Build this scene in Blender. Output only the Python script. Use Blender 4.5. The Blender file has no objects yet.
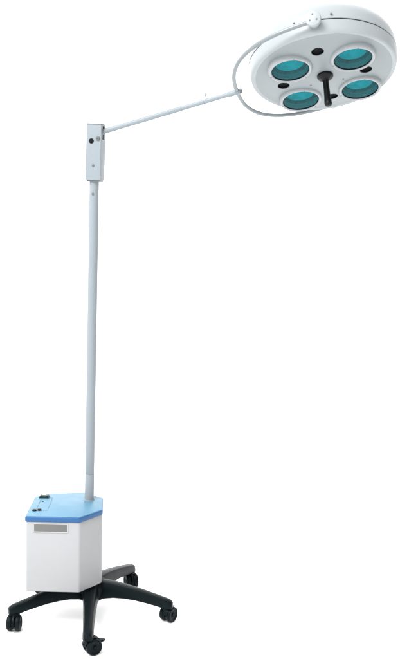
import bpy, bmesh, math, random
from mathutils import Matrix, Vector
R = math.radians
random.seed(4)
S = bpy.context.scene
COL = S.collection

# ------------------------------------------------------------------ camera
def camera():
    D, H, pan, pit, roll, f = 3.53238, 1.50641, 0.106563, -0.127233, 0.0205885, 1008.46
    fw = Vector((math.sin(pan) * math.cos(pit), math.cos(pan) * math.cos(pit), math.sin(pit)))
    r = fw.cross(Vector((0, 0, 1))).normalized()
    u = r.cross(fw)
    r2 = math.cos(roll) * r + math.sin(roll) * u
    u2 = -math.sin(roll) * r + math.cos(roll) * u
    cd = bpy.data.cameras.new('camera')
    cd.sensor_fit = 'HORIZONTAL'; cd.sensor_width = 36; cd.lens = f / 400 * 36
    cd.clip_start = 0.05; cd.clip_end = 500
    o = bpy.data.objects.new('camera', cd); COL.objects.link(o)
    m = Matrix((r2, u2, -fw)).transposed().to_4x4()
    m.translation = (0, -D, H)
    o.matrix_world = m
    S.camera = o
camera()

# ------------------------------------------------------------------ light: a white photo studio
W = bpy.data.worlds.new('World'); S.world = W; W.use_nodes = True
bg = W.node_tree.nodes['Background']
bg.inputs['Color'].default_value = (1.0, 1.0, 1.0, 1)
def studio_world():
    # white surround; unseen dimming added at right and behind camera for shading contrast
    N = W.node_tree.nodes; L = W.node_tree.links
    tc = N.new('ShaderNodeTexCoord'); dt = N.new('ShaderNodeVectorMath'); dt.operation = 'DOT_PRODUCT'
    dt.inputs[1].default_value = (0.90, -0.43, 0.0)
    L.new(tc.outputs['Generated'], dt.inputs[0])
    mr = N.new('ShaderNodeMapRange'); mr.interpolation_type = 'SMOOTHSTEP'
    mr.inputs['From Min'].default_value = -0.02; mr.inputs['From Max'].default_value = 0.65
    mr.inputs['To Min'].default_value = 1.95; mr.inputs['To Max'].default_value = 0.5
    L.new(dt.outputs['Value'], mr.inputs['Value']); L.new(mr.outputs['Result'], bg.inputs['Strength'])
studio_world()

def area(name, loc, target, size, power, col=(1, 1, 1)):
    l = bpy.data.lights.new(name, 'AREA'); l.shape = 'DISK'; l.size = size; l.energy = power; l.color = col
    o = bpy.data.objects.new(name, l); COL.objects.link(o)
    o.location = loc
    o.rotation_euler = (Vector(target) - Vector(loc)).to_track_quat('-Z', 'Y').to_euler()
area('softbox', (-2.0, -2.6, 5.0), (0.3, 0, 1.2), 2.6, 250)

S.view_settings.view_transform = 'Standard'
S.view_settings.look = 'None'
S.view_settings.exposure = 0.65
S.view_settings.gamma = 1
S.render.film_transparent = False
S.cycles.max_bounces = 12
S.cycles.transparent_max_bounces = 16

# ------------------------------------------------------------------ materials
def mat(name, col, rough=0.4, metal=0.0, spec=0.5, var=0.05, vscale=6.0, bump=0.0, bscale=300.0, coat=0.0, tint=(1, 1, 1)):
    m = bpy.data.materials.new(name); m.use_nodes = True
    nt = m.node_tree; N = nt.nodes; L = nt.links
    p = N['Principled BSDF']
    p.inputs['Roughness'].default_value = rough
    p.inputs['Metallic'].default_value = metal
    p.inputs['Specular IOR Level'].default_value = spec
    p.inputs['Specular Tint'].default_value = (*tint, 1)
    p.inputs['Coat Weight'].default_value = coat
    p.inputs['Coat Roughness'].default_value = 0.15
    tc = N.new('ShaderNodeTexCoord')
    nz = N.new('ShaderNodeTexNoise'); nz.inputs['Scale'].default_value = vscale; nz.inputs['Detail'].default_value = 6
    L.new(tc.outputs['Object'], nz.inputs['Vector'])
    rp = N.new('ShaderNodeValToRGB')
    a = [max(0, c * (1 - var)) for c in col]; b = [min(1, c * (1 + var)) for c in col]
    rp.color_ramp.elements[0].position = 0.3; rp.color_ramp.elements[0].color = (*a, 1)
    rp.color_ramp.elements[1].position = 0.7; rp.color_ramp.elements[1].color = (*b, 1)
    L.new(nz.outputs['Fac'], rp.inputs['Fac']); L.new(rp.outputs['Color'], p.inputs['Base Color'])
    n3 = N.new('ShaderNodeTexNoise'); n3.inputs['Scale'].default_value = vscale * 5; n3.inputs['Detail'].default_value = 4
    L.new(tc.outputs['Object'], n3.inputs['Vector'])
    mr = N.new('ShaderNodeMapRange')
    mr.inputs['To Min'].default_value = rough * 0.8; mr.inputs['To Max'].default_value = min(1, rough * 1.25)
    L.new(n3.outputs['Fac'], mr.inputs['Value']); L.new(mr.outputs['Result'], p.inputs['Roughness'])
    if bump:
        n2 = N.new('ShaderNodeTexNoise'); n2.inputs['Scale'].default_value = bscale; n2.inputs['Detail'].default_value = 3
        L.new(tc.outputs['Object'], n2.inputs['Vector'])
        bp = N.new('ShaderNodeBump'); bp.inputs['Strength'].default_value = bump; bp.inputs['Distance'].default_value = 0.001
        L.new(n2.outputs['Fac'], bp.inputs['Height']); L.new(bp.outputs['Normal'], p.inputs['Normal'])
    return m

M = {}
M['shell'] = mat('white_enamel', (0.212, 0.229, 0.239), 0.36, spec=0.25, var=0.03, bump=0.12, bscale=220)
M['face'] = mat('shaded_face_enamel', (0.132, 0.151, 0.158), 0.42, var=0.03, bump=0.12, bscale=220)  # enamel darkened: shade of the down-turned lens face put into the colour
M['tube'] = mat('silver_enamel', (0.112, 0.128, 0.136), 0.3, var=0.04, bump=0.1, bscale=260)
M['pole'] = mat('grey_enamel', (0.157, 0.179, 0.195), 0.38, spec=0.2, var=0.03, bump=0.12, bscale=260)
M['steel'] = mat('white_cabinet_paint', (0.238, 0.241, 0.247), 0.45, spec=0.25, var=0.02, bump=0.15, bscale=260)
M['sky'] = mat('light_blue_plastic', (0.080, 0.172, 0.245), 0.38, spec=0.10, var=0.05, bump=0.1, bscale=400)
M['blue'] = mat('blue_plastic', (0.010, 0.062, 0.165), 0.3, spec=0.25, var=0.05, bump=0.1, bscale=400)
M['black'] = mat('black_nylon', (0.0018, 0.0032, 0.0038), 0.36, spec=0.075, tint=(0.75, 0.95, 1.0), var=0.25, bump=0.3, bscale=420)
M['rubber'] = mat('black_rubber', (0.0018, 0.0030, 0.0036), 0.45, spec=0.09, tint=(0.75, 0.95, 1.0), var=0.25, bump=0.2, bscale=300)
M['knob'] = mat('black_bakelite', (0.0018, 0.0023, 0.0027), 0.35, spec=0.14, var=0.2)
M['void'] = mat('gasket_and_hole_dark', (0.0018, 0.0022, 0.0027), 0.6, spec=0.1, var=0.2)  # near-black for gaskets and for the painted dark inside openings
M['chrome'] = mat('steel_screw', (0.42, 0.44, 0.45), 0.28, metal=1.0, var=0.08)
M['dark_metal'] = mat('dark_metal', (0.062, 0.0681, 0.0743), 0.4, var=0.1)
M['frame'] = mat('plate_frame', (0.275, 0.277, 0.28), 0.4, var=0.02)
M['switch'] = mat('green_switch', (0.002, 0.022, 0.022), 0.4, spec=0.12, var=0.15)
M['silver'] = mat('reflector_wall', (0.20, 0.20, 0.20), 0.4, var=0.05)
M['bright'] = mat('reflector_bowl', (0.50, 0.50, 0.50), 0.35, var=0.22, vscale=45, bump=0.8, bscale=120)
M['step'] = mat('reflector_step', (0.085, 0.085, 0.085), 0.5, var=0.5, vscale=110, bump=0.6, bscale=260)
M['seam'] = mat('grey_gasket', (0.045, 0.052, 0.058), 0.6, var=0.1)
M['print'] = mat('grey_print', (0.045, 0.10, 0.15), 0.4, var=0.1)
M['floor'] = mat('white_floor', (0.95, 0.95, 0.95), 0.75, spec=0.2, var=0.004, vscale=3)

def plate_mat():
    m = mat('grey_plate', (0.26, 0.26, 0.25), 0.45, var=0.10, vscale=60)
    nt = m.node_tree; N = nt.nodes; L = nt.links
    tc = N.new('ShaderNodeTexCoord'); ck = N.new('ShaderNodeTexChecker'); ck.inputs['Scale'].default_value = 560
    ck.inputs['Color1'].default_value = (0.052, 0.054, 0.052, 1); ck.inputs['Color2'].default_value = (0.090, 0.088, 0.086, 1)
    L.new(tc.outputs['Object'], ck.inputs['Vector'])
    L.new(ck.outputs['Color'], N['Principled BSDF'].inputs['Base Color'])
    return m
M['plate'] = plate_mat()

def glass_mat():
    m = bpy.data.materials.new('teal_filter_glass'); m.use_nodes = True
    nt = m.node_tree; N = nt.nodes; L = nt.links
    N.remove(N['Principled BSDF'])
    out = N['Material Output']
    t = N.new('ShaderNodeBsdfTransparent'); t.inputs['Color'].default_value = (0.01, 0.73, 0.765, 1)
    g = N.new('ShaderNodeBsdfGlossy'); g.inputs['Roughness'].default_value = 0.03
    lw = N.new('ShaderNodeLayerWeight'); lw.inputs['Blend'].default_value = 0.5
    pw = N.new('ShaderNodeMath'); pw.operation = 'POWER'; pw.inputs[1].default_value = 4
    fr = N.new('ShaderNodeMath'); fr.operation = 'MULTIPLY_ADD'; fr.inputs[1].default_value = 0.1; fr.inputs[2].default_value = 0.012
    L.new(lw.outputs['Facing'], pw.inputs[0]); L.new(pw.outputs[0], fr.inputs[0])
    mx = N.new('ShaderNodeMixShader')
    L.new(fr.outputs[0], mx.inputs[0]); L.new(t.outputs[0], mx.inputs[1]); L.new(g.outputs[0], mx.inputs[2])
    L.new(mx.outputs[0], out.inputs['Surface'])
    return m
M['glass'] = glass_mat()

# ------------------------------------------------------------------ mesh helpers
I4 = Matrix.Identity(4)
WORLD = {}          # object -> world matrix (own book-keeping for parenting)

def build(name, bm, mats, parent=None, mw=I4, sharp=38):
    bmesh.ops.recalc_face_normals(bm, faces=bm.faces)
    me = bpy.data.meshes.new(name); bm.to_mesh(me); bm.free()
    for m in (mats if isinstance(mats, (list, tuple)) else [mats]): me.materials.append(M[m])
    for p in me.polygons: p.use_smooth = True
    me.set_sharp_from_angle(angle=R(sharp))
    o = bpy.data.objects.new(name, me); COL.objects.link(o)
    place(o, parent, mw)
    return o

def place(o, parent, mw):
    WORLD[o] = mw.copy()
    if parent:
        o.parent = parent
        o.matrix_basis = WORLD[parent].inverted() @ mw
    else:
        o.matrix_basis = mw

def T(x, y, z): return Matrix.Translation((x, y, z))
def frame(origin, z, xhint=Vector((0, 0, 1))):
    z = Vector(z).normalized(); h = Vector(xhint)
    if abs(z.dot(h.normalized())) > 0.98: h = Vector((1, 0, 0))
    x = (h - z * h.dot(z)).normalized(); y = z.cross(x)
    m = Matrix((x, y, z)).transposed().to_4x4(); m.translation = origin
    return m

def lathe(bm, prof, seg=48, m=I4, mi=0, mis=None):
    """revolve (r, z) pairs about z; r = 0 makes a pole"""
    rings = []
    for r, z in prof:
        if r < 1e-7: rings.append([bm.verts.new(m @ Vector((0, 0, z)))])
        else: rings.append([bm.verts.new(m @ Vector((r * math.cos(2 * math.pi * k / seg), r * math.sin(2 * math.pi * k / seg), z))) for k in range(seg)])
    for i in range(len(rings) - 1):
        a, b = rings[i], rings[i + 1]
        for k in range(seg):
            k2 = (k + 1) % seg
            if len(a) == 1 and len(b) == 1: continue
            if len(a) == 1: f = bm.faces.new((a[0], b[k], b[k2]))
            elif len(b) == 1: f = bm.faces.new((a[k], b[0], a[k2]))
            else: f = bm.faces.new((a[k], b[k], b[k2], a[k2]))
            f.material_index = mis[i] if mis else mi
    return bm

def cyl(bm, r, z0, z1, bev=0.0, seg=32, m=I4, mi=0):
    b = bev
    return lathe(bm, [(0, z0), (r - b, z0), (r - b * .3, z0 + b * .3), (r, z0 + b), (r, z1 - b), (r - b * .3, z1 - b * .3), (r - b, z1), (0, z1)] if b else
                 [(0, z0), (r, z0), (r, z1), (0, z1)], seg, m, mi)

def box(bm, sx, sy, sz, m=I4, bev=0.0, seg=2, mi=0):
    t = bmesh.new(); bmesh.ops.create_cube(t, size=1)
    bmesh.ops.scale(t, vec=(sx, sy, sz), verts=t.verts)
    if bev: bmesh.ops.bevel(t, geom=t.edges[:], offset=bev, segments=seg, profile=.6, affect='EDGES')
    bmesh.ops.transform(t, matrix=m, verts=t.verts)
    for f in t.faces: f.material_index = mi
    me = bpy.data.meshes.new('tmp'); t.to_mesh(me); t.free(); bm.from_mesh(me); bpy.data.meshes.remove(me)
    return bm

def prism(bm, pts, z0, z1, bev=0.0, seg=3, vbev=0.0):
    t = bmesh.new()
    lo = [t.verts.new((x, y, z0)) for x, y in pts]; hi = [t.verts.new((x, y, z1)) for x, y in pts]
    n = len(pts); t.faces.new(lo[::-1]); t.faces.new(hi)
    for i in range(n): t.faces.new((lo[i], lo[(i + 1) % n], hi[(i + 1) % n], hi[i]))
    if vbev:
        vert = [e for e in t.edges if abs(e.verts[0].co.z - e.verts[1].co.z) > 1e-5]
        bmesh.ops.bevel(t, geom=vert, offset=vbev, segments=4, profile=.5, affect='EDGES')
    if bev:
        hor = [e for e in t.edges if abs(e.verts[0].co.z - e.verts[1].co.z) < 1e-5]
        bmesh.ops.bevel(t, geom=hor, offset=bev, segments=seg, profile=.5, affect='EDGES')
    me = bpy.data.meshes.new('tmp'); t.to_mesh(me); t.free(); bm.from_mesh(me); bpy.data.meshes.remove(me)
    return bm

def tube(bm, pts, rad, seg=20, cap=True):
    n = len(pts); rings = []
    rad = rad if isinstance(rad, (list, tuple)) else [rad] * n
    tan = [(pts[min(i + 1, n - 1)] - pts[max(i - 1, 0)]).normalized() for i in range(n)]
    x = tan[0].orthogonal().normalized()
    for i in range(n):
        x = (x - tan[i] * x.dot(tan[i])).normalized(); y = tan[i].cross(x)
        rings.append([bm.verts.new(pts[i] + rad[i] * (math.cos(2 * math.pi * k / seg) * x + math.sin(2 * math.pi * k / seg) * y)) for k in range(seg)])
    for i in range(n - 1):
        for k in range(seg):
            bm.faces.new((rings[i][k], rings[i][(k + 1) % seg], rings[i + 1][(k + 1) % seg], rings[i + 1][k]))
    if cap: bm.faces.new(rings[0][::-1]); bm.faces.new(rings[-1])
    return bm

def loft(bm, rings, cap=True):
    vs = [[bm.verts.new(p) for p in r] for r in rings]; n = len(vs[0])
    for i in range(len(vs) - 1):
        for k in range(n): bm.faces.new((vs[i][k], vs[i][(k + 1) % n], vs[i + 1][(k + 1) % n], vs[i + 1][k]))
    if cap: bm.faces.new(vs[0][::-1]); bm.faces.new(vs[-1])
    return bm

def cut(o, cutter_bm, sharp=38):
    """subtract a closed mesh from o and bake the result into o's own mesh"""
    bmesh.ops.recalc_face_normals(cutter_bm, faces=cutter_bm.faces)
    me = bpy.data.meshes.new('cut'); cutter_bm.to_mesh(me); cutter_bm.free()
    c = bpy.data.objects.new('cut', me); COL.objects.link(c); c.matrix_world = WORLD[o]
    md = o.modifiers.new('b', 'BOOLEAN'); md.object = c; md.operation = 'DIFFERENCE'; md.solver = 'EXACT'
    bpy.context.view_layer.update()
    dg = bpy.context.evaluated_depsgraph_get()
    nm = bpy.data.meshes.new_from_object(o.evaluated_get(dg))
    o.modifiers.clear(); old = o.data; o.data = nm; bpy.data.meshes.remove(old)
    bpy.data.objects.remove(c); bpy.data.meshes.remove(me)
    nm.name = o.name
    for p in nm.polygons: p.use_smooth = True
    nm.set_sharp_from_angle(angle=R(sharp))

# ------------------------------------------------------------------ the setting: white studio floor
fb = bmesh.new()
bmesh.ops.create_circle(fb, cap_ends=True, segments=96, radius=120)
fl = build('floor', fb, 'floor'); fl['kind'] = 'structure'

# ------------------------------------------------------------------ the lamp
root = bpy.data.objects.new('surgical_lamp', None); COL.objects.link(root)
root.empty_display_size = .2
WORLD[root] = I4.copy()
root['label'] = 'white four lens surgical lamp on a grey pole with blue topped cabinet'
root['category'] = 'surgical lamp'

# ---- five-armed black base
hb = bmesh.new()
lathe(hb, [(0, .066), (.040, .066), (.046, .070), (.052, .088), (.056, .110), (.054, .126), (.046, .1385), (0, .1385)], 48)
build('hub', hb, 'black', root)

def leg_bm():
    bm = bmesh.new(); rings = []
    #        s     ztop   zbot   wtop   wbot
    st = [(.020, .1375, .070, .046, .060), (.055, .1370, .078, .043, .056), (.090, .1335, .083, .039, .051), (.130, .1265, .0825, .036, .047),
          (.170, .1185, .0785, .033, .043), (.210, .1090, .0715, .031, .040), (.250, .0990, .0635, .029, .038), (.280, .0910, .0560, .028, .038),
          (.295, .0865, .0545, .0265, .036), (.304, .0810, .0550, .022, .030), (.3075, .0750, .0575, .016, .021)]
    for s, zt, zb, wt, wb in st:
        h = zt - zb; c = min(.006, h * .2)
        pr = [(-wb / 2, zb + c * .5), (-wb / 2 + c * .5, zb), (wb / 2 - c * .5, zb), (wb / 2, zb + c * .5),
              (wb / 2 * .97, zb + h * .45), (wt / 2 + .0015, zt - c), (wt / 2 - .001, zt - c * .3), (wt / 2 - c, zt), (0, zt + .001), (-wt / 2 + c, zt),
              (-wt / 2 + .001, zt - c * .3), (-wt / 2 - .0015, zt - c), (-wb / 2 * .97, zb + h * .45)]
        rings.append([Vector((s, y, z)) for y, z in pr])
    return loft(bm, rings)

def wheel_bm():
    bm = bmesh.new(); h = .0098; r = .0285
    prof = [(0, -h * .55), (.006, -h * .55), (.008, -h * .75), (.010, -h * .6), (.018, -h * .7), (.021, -h * .95), (.024, -h), (.0265, -h * .82), (.0282, -h * .4), (r, 0),
            (.0282, h * .4), (.0265, h * .82), (.024, h), (.021, h * .9), (.010, h * .8), (0, h * .8)]
    return lathe(bm, prof, 40)

leg0 = build('leg', leg_bm(), 'black', root, I4, 24)

def caster_bm():
    # x = rolling direction (wheel trails to +x), y = axle; stem at x = 0, wheel centre at x = .016, z = .0285
    bm = bmesh.new()
    cyl(bm, .0075, .050, .066, .0015, 24)
    cyl(bm, .0125, .0475, .056, .002, 28)
    # hood wrapped over the gap between the two wheels
    rings = []
    for k in range(15):
        a = R(188 - 15 * k)
        ro = .0315 + .004 * math.exp(-((188 - 15 * k - 120) / 40) ** 2); ri = .017
        co, si = math.cos(a), math.sin(a); w = .0035
        rings.append([Vector((.016 + ro * co, -w, .0285 + ro * si)), Vector((.016 + ro * co, w, .0285 + ro * si)),
                      Vector((.016 + ri * co, w, .0285 + ri * si)), Vector((.016 + ri * co, -w, .0285 + ri * si))])
    loft(bm, rings)
    for s in (-1, 1):       # flared brim over each wheel
        br = []
        for k in range(8):
            a = R(172 - 15 * k); co, si = math.cos(a), math.sin(a)
            br.append([Vector((.016 + q * co, y * s, .0285 + q * si)) for q, y in ((.0302, .003), (.0302, .016), (.0322, .0165), (.0345, .003))])
        loft(bm, br)
    cyl(bm, .005, -.023, .023, .001, 20, T(.016, 0, .0285) @ Matrix.Rotation(R(90), 4, 'X'))
    return bm

def make_caster(mw):
    c = build('caster', caster_bm(), 'black', root, mw, 40)
    for s in (-1, 1):
        ax = T(.016, s * .0140, .0285) @ Matrix.Rotation(R(90 * s), 4, 'X')
        build('wheel', wheel_bm(), 'rubber', c, mw @ ax, 45)
    return c

PH = -87.43
# direction and length of each arm, and the way its wheel trails
spec = [(PH - 4.3, 1.12, 24), (PH + 71.3, .985, 49), (PH + 148.5, 1.09, -75), (PH + 216, 1.0, 150), (PH - 72, 1.0, -98)]
SR = .283
first = None
for i, (a, ln, tr) in enumerate(spec):
    am = Matrix.Rotation(R(a), 4, 'Z') @ Matrix.Diagonal((ln, 1, 1, 1))
    st = SR + .3075 * (ln - 1)
    mw = T(st * math.cos(R(a)), st * math.sin(R(a)), 0) @ Matrix.Rotation(R(tr), 4, 'Z')
    if i == 0:
        place(leg0, root, am)
        first = make_caster(mw)
    else:
        l = leg0.copy(); COL.objects.link(l); place(l, root, am)
        c = first.copy(); COL.objects.link(c); place(c, root, mw)
        for ch in list(first.children):
            d = ch.copy(); COL.objects.link(d); d.parent = c
# brake lever on the front caster
bb = bmesh.new()
loft(bb, [[Vector((x, -w, z0)), Vector((x, w, z0)), Vector((x, w * .9, z1)), Vector((x, -w * .9, z1))]
          for x, w, z0, z1 in ((.036, .010, .040, .050), (.046, .010, .037, .0445), (.056, .008, .038, .0425), (.063, .004, .0395, .0415))])
build('brake_lever', bb, 'black', first, WORLD[first])

# ---- cabinet
PL = [(-.2300, -.1222), (-.0400, -.1442), (.0395, -.0552), (.0430, .0900), (-.0275, .1640), (-.1560, .1560), (-.2085, .1160)]
def offset(pts, d):
    n = len(pts); out = []
    for i in range(n):
        p = Vector(pts[i]); a = Vector(pts[i - 1]); b = Vector(pts[(i + 1) % n])
        e1 = (p - a).normalized(); e2 = (b - p).normalized()
        n1 = Vector((e1.y, -e1.x)); n2 = Vector((e2.y, -e2.x))
        bi = (n1 + n2).normalized()
        out.append(tuple(p + bi * d / max(.3, bi.dot(n1))))
    return out
ZT = .4126
cb = bmesh.new(); prism(cb, offset(PL, -.0030), .144, ZT - .0182, .0012, 2, .006)
cab = build('cabinet', cb, 'steel', root, I4, 30)
lb = bmesh.new(); prism(lb, PL, ZT - .0180, ZT, .0035, 4, .006)
lid = build('lid', lb, 'blue', cab, I4, 35)
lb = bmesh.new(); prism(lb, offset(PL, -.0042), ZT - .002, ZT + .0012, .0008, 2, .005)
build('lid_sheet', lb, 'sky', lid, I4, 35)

F0 = Vector((-.2223, -.1231, 0)); ED = Vector((.1823, -.0211, 0)).normalized(); NF = Vector((ED.y, -ED.x, 0))
FM = Matrix((ED, Vector((0, 0, 1)), NF)).transposed().to_4x4()          # x along the front, y up, z out of the front
FM.translation = F0 - NF * .0030
def fr_plate(w, h, t, bw):
    bm = bmesh.new()
    box(bm, w, bw, t, T(0, h / 2 - bw / 2, t / 2), .0006); box(bm, w, bw, t, T(0, -h / 2 + bw / 2, t / 2), .0006)
    box(bm, bw, h - 2 * bw, t, T(-w / 2 + bw / 2, 0, t / 2), .0006); box(bm, bw, h - 2 * bw, t, T(w / 2 - bw / 2, 0, t / 2), .0006)
    return bm
pm = FM @ T(.0815, .3737, 0)
fp = bmesh.new(); box(fp, .1150, .0255, .0016, T(0, 0, .0010), .0004)
build('name_plate', fp, 'plate', cab, pm)
build('plate_frame', fr_plate(.1205, .0315, .0021, .0032), 'frame', cab, pm)
# ---- controls on the lid (own axes along the left edge)
LA = math.atan2(.1078 + .1231, -.2017 + .2223) - R(90)
cm = T(-.170, .020, ZT) @ Matrix.Rotation(LA, 4, 'Z')
b = bmesh.new()
for sx in (-1, 1): box(b, .0022, .150, .0012, T(sx * .020, 0, .0004))
for sy in (-1, 1): box(b, .0378, .0022, .0012, T(0, sy * .0739, .0004))
build('panel_outline', b, 'print', lid, T(0, 0, .0012) @ cm)
b = bmesh.new(); box(b, .036, .034, .005, T(0, 0, .0025), .0012); box(b, .014, .024, .004, T(-.0075, 0, .0060) @ Matrix.Rotation(R(9), 4, 'Y'), .001); box(b, .014, .024, .004, T(.0080, 0, .0060) @ Matrix.Rotation(R(-9), 4, 'Y'), .001)
build('power_switch', b, 'switch', lid, T(-.1735, .104, ZT) @ Matrix.Rotation(LA, 4, 'Z'))
for x, y in ((-.2005, -.058), (-.1830, -.053)):
    b = bmesh.new(); lathe(b, [(0, 0), (.0080, 0), (.0080, .003), (.0070, .0042), (.0066, .0058), (.0056, .0065), (0, .0065)], 24)
    build('fuse_cap', b, 'knob', lid, T(x, y, ZT))
b = bmesh.new(); cyl(b, .004, 0, .002, .0006, 20); build('indicator_dot', b, 'knob', lid, T(-.1765, .048, ZT))

# ---- column
PX, PY = -.0064, .0642
PT = T(PX - .003, PY, .4) @ Matrix.Rotation(R(.5), 4, 'Y') @ T(0, 0, -.4)      # the column leans a little under its load
pb = bmesh.new()
lathe(pb, [(0, .36), (.0170, .36), (.0170, .512), (.0166, .5130), (0, .5130)], 40)
lathe(pb, [(0, .5150), (.0166, .5150), (.0170, .5160), (.0170, 1.60), (0, 1.60)], 40)
pole = build('pole', pb, 'pole', root, PT)
b = bmesh.new(); cyl(b, .0163, .5125, .5155, 0, 32); build('joint_ring', b, 'seam', pole, PT)
b = bmesh.new(); lathe(b, [(.0168, ZT - .004), (.0195, ZT - .004), (.0195, ZT + .0025), (.0188, ZT + .0035), (.0168, ZT + .0038)], 40)
build('pole_collar', b, 'pole', pole, PT)
b = bmesh.new(); cyl(b, .0042, 0, .0022, .0005, 20)
build('screw', b, 'dark_metal', pole, PT @ frame((-.0045, -.0163, 1.521), (-.28, -.96, 0)))

# ---- square head block on the column
BM = T(.002, 0, 0) @ PT @ T(0, 0, 1.57) @ Matrix.Rotation(R(.6), 4, 'Y') @ T(0, 0, -1.57) @ Matrix.Rotation(R(-18), 4, 'Z')
BZ0, BZ1 = 1.5685, 1.7590
b = bmesh.new(); box(b, .054, .054, BZ1 - BZ0, T(0, 0, (BZ0 + BZ1) / 2), .0022, 3)
blk = build('column_head', b, 'pole', root, BM, 30)
b = bmesh.new(); box(b, .05, .022, .046, T(.03, 0, 1.7325), .002)
cut(blk, b, 30)
b = bmesh.new(); box(b, .003, .0214, .0454, T(.0065, 0, 1.7325)); build('slot_dark', b, 'void', blk, BM)  # black panel paints the dark inside the slot
b = bmesh.new(); box(b, .0525, .0525, .006, T(0, 0, BZ1 + .002), .0015); build('top_cap', b, 'dark_metal', blk, BM)
b = bmesh.new(); box(b, .0470, .0470, .006, T(0, 0, BZ0 - .0025), .001); build('bottom_plate', b, 'dark_metal', blk, BM)
fr = BM @ T(0, -.027, 0) @ Matrix.Rotation(R(90), 4, 'X')     # front face: x across, y up, z out
def on_front(u, z): return fr @ T(u, z, 0)
b = bmesh.new(); lathe(b, [(.0088, -.001), (.0088, .0012), (.0078, .0020), (.0060, .0022), (0, .0018)], 28)
build('pivot_hole', b, 'void', blk, on_front(-.0075, 1.7030))
b = bmesh.new(); lathe(b, [(.0072, -.001), (.0072, .0022), (.0055, .0042), (.0024, .0046), (.0022, .0030), (0, .0030)], 28)
build('bolt', b, 'dark_metal', blk, on_front(.0160, 1.7115))
b = bmesh.new(); lathe(b, [(.0046, -.001), (.0046, .0012), (.0034, .0022), (0, .0022)], 24)
build('screw', b, 'dark_metal', blk, on_front(.0010, 1.6185))

# ---- lamp head: local axes x right, y towards the near edge, z out of the lens face
C0 = Vector((.76175, -.15583, 1.92698))
HM = Matrix(((.932128, -.360217, .037149), (-.311640, -.850189, -.424334), (.184436, .383957, -.904743))).to_4x4()
HM.translation = C0

hb = bmesh.new()
prof = [(0, .0035), (.060, .0030), (.110, .0012), (.150, -.0012), (.190, -.0060), (.2240, -.0120), (.2262, -.0118), (.2310, -.0098), (.2350, -.0110), (.2385, -.0155), (.2405, -.0230), (.2425, -.0380),
        (.2438, -.0470), (.2442, -.0510), (.2432, -.0518), (.2405, -.0520), (.2405, -.0552), (.2432, -.0554), (.2444, -.0562), (.2440, -.078), (.2415, -.094), (.2350, -.111), (.2240, -.127),
        (.2060, -.140), (.1800, -.150), (.1450, -.158), (.1000, -.163), (.0500, -.1655), (0, -.166)]
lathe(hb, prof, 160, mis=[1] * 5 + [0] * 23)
SHELL = T(-.004, -.005, 0) @ Matrix.Diagonal((1.016, 1.016, 1, 1))
bmesh.ops.transform(hb, matrix=SHELL, verts=hb.verts)
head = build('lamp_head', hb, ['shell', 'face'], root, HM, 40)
LR = .1452
cb = bmesh.new()
lpos = [(LR * math.cos(R(a)), LR * math.sin(R(a)) - d) for a, d in ((45, .023), (135, .017), (225, .015), (315, .015))]
vpos = [(-.0015, .1460), (.1350, -.016), (.0035, -.1460), (-.1425, -.015)]
for x, y in lpos: cyl(cb, .0665, -.055, .02, 0, 64, T(x, y - .004, 0))
for x, y in vpos: cyl(cb, .0205, -.025, .02, 0, 40, T(x, y, 0))
cut(head, cb, 40)
for x, y in vpos:
    b = bmesh.new(); lathe(b, [(.0204, -.0025), (.0198, -.003), (.0190, -.009), (0, -.012)], 36)  # black cup paints the dark of the vent pocket
    build('vent_hole', b, 'void', head, HM @ T(x, y, 0))
b = bmesh.new(); lathe(b, [(.2408, -.0523), (.2428, -.0523), (.2428, -.0549), (.2408, -.0549)], 160)
bmesh.ops.transform(b, matrix=SHELL, verts=b.verts)
build('seam_gasket', b, 'void', head, HM)
for x, y in ((.0522, .0270), (-.0588, .0334), (.056, -.040), (-.054, -.040)):
    b = bmesh.new(); lathe(b, [(.0030, -.0005), (.0030, .0006), (.0022, .0013), (0, .0013)], 16)
    build('screw', b, 'dark_metal', head, HM @ T(x, y, .0034))

for k, (x, y) in enumerate(lpos):
    lm = HM @ T(x, y - .004, -.006)
    b = bmesh.new()
    lathe(b, [(.0655, -.020), (.0657, -.010), (.0738, -.010), (.0737, .0040), (.0730, .0090), (.0720, .0125), (.0702, .0153), (.0682, .0165), (.0660, .0162), (.0636, .0150), (.0622, .0132),
              (.0620, .0080), (.0608, .0078), (.0608, -.020)], 72)
    ring = build('lens_housing', b, 'shell', root, lm, 35)
    b = bmesh.new()
    lathe(b, [(.0606, .0085), (.0600, .0070), (.0592, -.0010), (.0575, -.0090), (.0565, -.0100), (.0500, -.0120), (.0492, -.0160), (.0480, -.0168), (.0440, -.0250), (.0300, -.0330), (.0120, -.0370), (0, -.0375)], 72,
          mis=[0, 0, 0, 1, 1, 1, 1, 2, 2, 2, 2])
    build('reflector', b, ['silver', 'step', 'bright'], ring, lm, 60)
    b = bmesh.new()
    lathe(b, [(0, .0158), (.020, .0155), (.040, .0144), (.052, .0130), (.0605, .0116), (.0605, .0104), (.040, .0108), (0, .0110)], 72)
    build('lens', b, 'glass', ring, lm, 60)
    b = bmesh.new(); lathe(b, [(.0619, .0085), (.0619, .0132), (.0610, .0138), (.0596, .0130), (.0593, .0120)], 72)
    build('gasket', b, 'void', ring, lm, 60)
    b = bmesh.new(); lathe(b, [(.0022, 0), (.0022, .0008), (.0014, .0013), (0, .0013)], 14)
    for a in (70, 190, 310):
        build('screw', b.copy(), 'dark_metal', ring, lm @ T(.0680 * math.cos(R(a)), .0680 * math.sin(R(a)), .0162))
    b.free()

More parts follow.
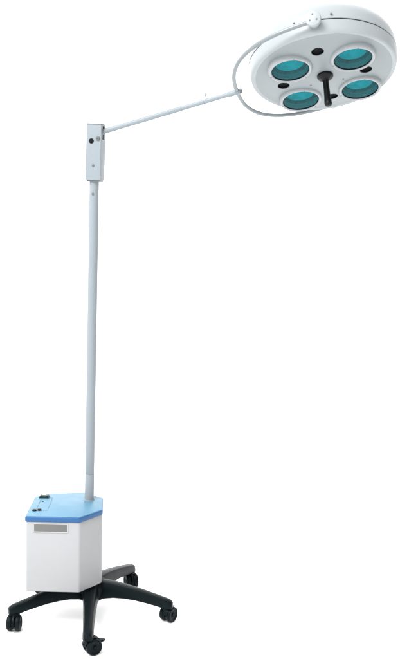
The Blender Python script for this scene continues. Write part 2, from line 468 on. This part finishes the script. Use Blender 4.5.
# black sterilisable handle
b = bmesh.new()
lathe(b, [(0, -.001), (.0255, -.001), (.0270, .002), (.0268, .006), (.0240, .0105), (.0170, .0135), (.0115, .018), (.0098, .026), (.0100, .050), (.0106, .080),
          (.0122, .098), (.0126, .106), (.0118, .1110), (.0090, .1135), (0, .1140)], 40)
build('handle', b, 'knob', root, HM @ T(.001, .006, .003), 50)

# ---- yoke: flattened half ring from the near pivot round the left to the far pivot
HC, RY, RX, BE, NN = .0355, .268, .3015, .108, 2.6
e1 = Vector((math.sin(R(1.6)), math.cos(R(1.6)), 0)); e2 = Vector((-math.cos(BE), 0, math.sin(BE)))
def ypt(t):
    f = lambda v: math.copysign(abs(v) ** (2 / NN), v)
    return Vector((0, 0, -HC)) + e1 * (f(math.cos(t)) * RY) + e2 * (f(math.sin(t)) * RX)
# resample evenly along the curve
raw = [ypt(math.pi * k / 4000) for k in range(4001)]
cum = [0]
for i in range(4000): cum.append(cum[-1] + (raw[i + 1] - raw[i]).length)
pts = []; j = 0
for k in range(141):
    s = cum[-1] * k / 140
    while j < 3999 and cum[j + 1] < s: j += 1
    pts.append(raw[j])
b = bmesh.new(); tube(b, pts, .0070, 22)
yoke = build('yoke', b, 'tube', root, HM, 50)
pm = HM @ frame(e1 * .228 - Vector((0, 0, HC + .012)), e1 + Vector((0, 0, .16)), (1, 0, 0))
b = bmesh.new(); lathe(b, [(0, -.010), (.0185, -.010), (.0185, .036), (.0235, .0365), (.0250, .0385), (.0250, .0485), (.0240, .0512), (.0215, .0522), (0, .0526)], 48)
build('pivot_disc', b, 'shell', yoke, pm, 40)
for a in (90, 210, 330):
    b = bmesh.new(); lathe(b, [(.0030, 0), (.0030, .0008), (.0020, .0015), (0, .0015)], 16)
    build('screw', b, 'dark_metal', yoke, pm @ T(.0125 * math.cos(R(a)), .0125 * math.sin(R(a)), .0520))
b = bmesh.new(); cyl(b, .012, -.012, .048, .002, 32)
build('pivot_boss', b, 'shell', yoke, HM @ frame(e1 * -.228 - Vector((0, 0, HC)), -e1, (1, 0, 0)), 40)
# seam screws and catch beside the near pivot
for a, z, r in ((75.3, -.068, .0036), (103.3, -.062, .0022)):
    d = Vector((math.cos(R(a)), math.sin(R(a)), 0))
    b = bmesh.new(); lathe(b, [(r, -.001), (r, .003), (r * .7, .0045), (0, .0045)], 18)
    build('screw', b, 'dark_metal', head, HM @ frame(d * .2440 + Vector((0, 0, z)), d))

# ---- arm from the column head to the yoke
mid = HM @ ypt(math.pi / 2)
A0 = BM @ Vector((.010, 0, 1.7325))
dv = (mid - A0).normalized(); L = (mid - A0).length
AM = frame(A0, dv)
b = bmesh.new()
lathe(b, [(0, 0), (.0092, 0), (.0092, L * .60), (.0090, L * .60 + .001), (.0086, L * .60 + .0012), (.0082, L - .03), (0, L - .03)], 32)
arm = build('arm', b, 'pole', root, AM)
b = bmesh.new(); lathe(b, [(0, L - .034), (.0090, L - .034), (.0098, L - .032), (.0098, L + .006), (.0092, L + .0085), (0, L + .0085)], 32)
build('end_sleeve', b, 'pole', arm, AM)
b = bmesh.new(); lathe(b, [(0, L + .0083), (.0086, L + .0083), (.0092, L + .0095), (.0092, L + .0150), (.0080, L + .0165), (0, L + .0165)], 28)
build('end_cap', b, 'dark_metal', arm, AM)
b = bmesh.new(); lathe(b, [(.0085, L * .755), (.0095, L * .756), (.0095, L * .763), (.0085, L * .764)], 32)
build('collar', b, 'pole', arm, AM)
up = frame(A0 + dv * (L * .785), Vector((0, 0, 1)) - dv * dv.z)
b = bmesh.new(); lathe(b, [(0, .006), (.0022, .006), (.0022, .018), (.0048, .0195), (.0055, .023), (.0050, .0265), (.003, .0285), (0, .029)], 20)
build('stop_pin', b, 'shell', arm, up)
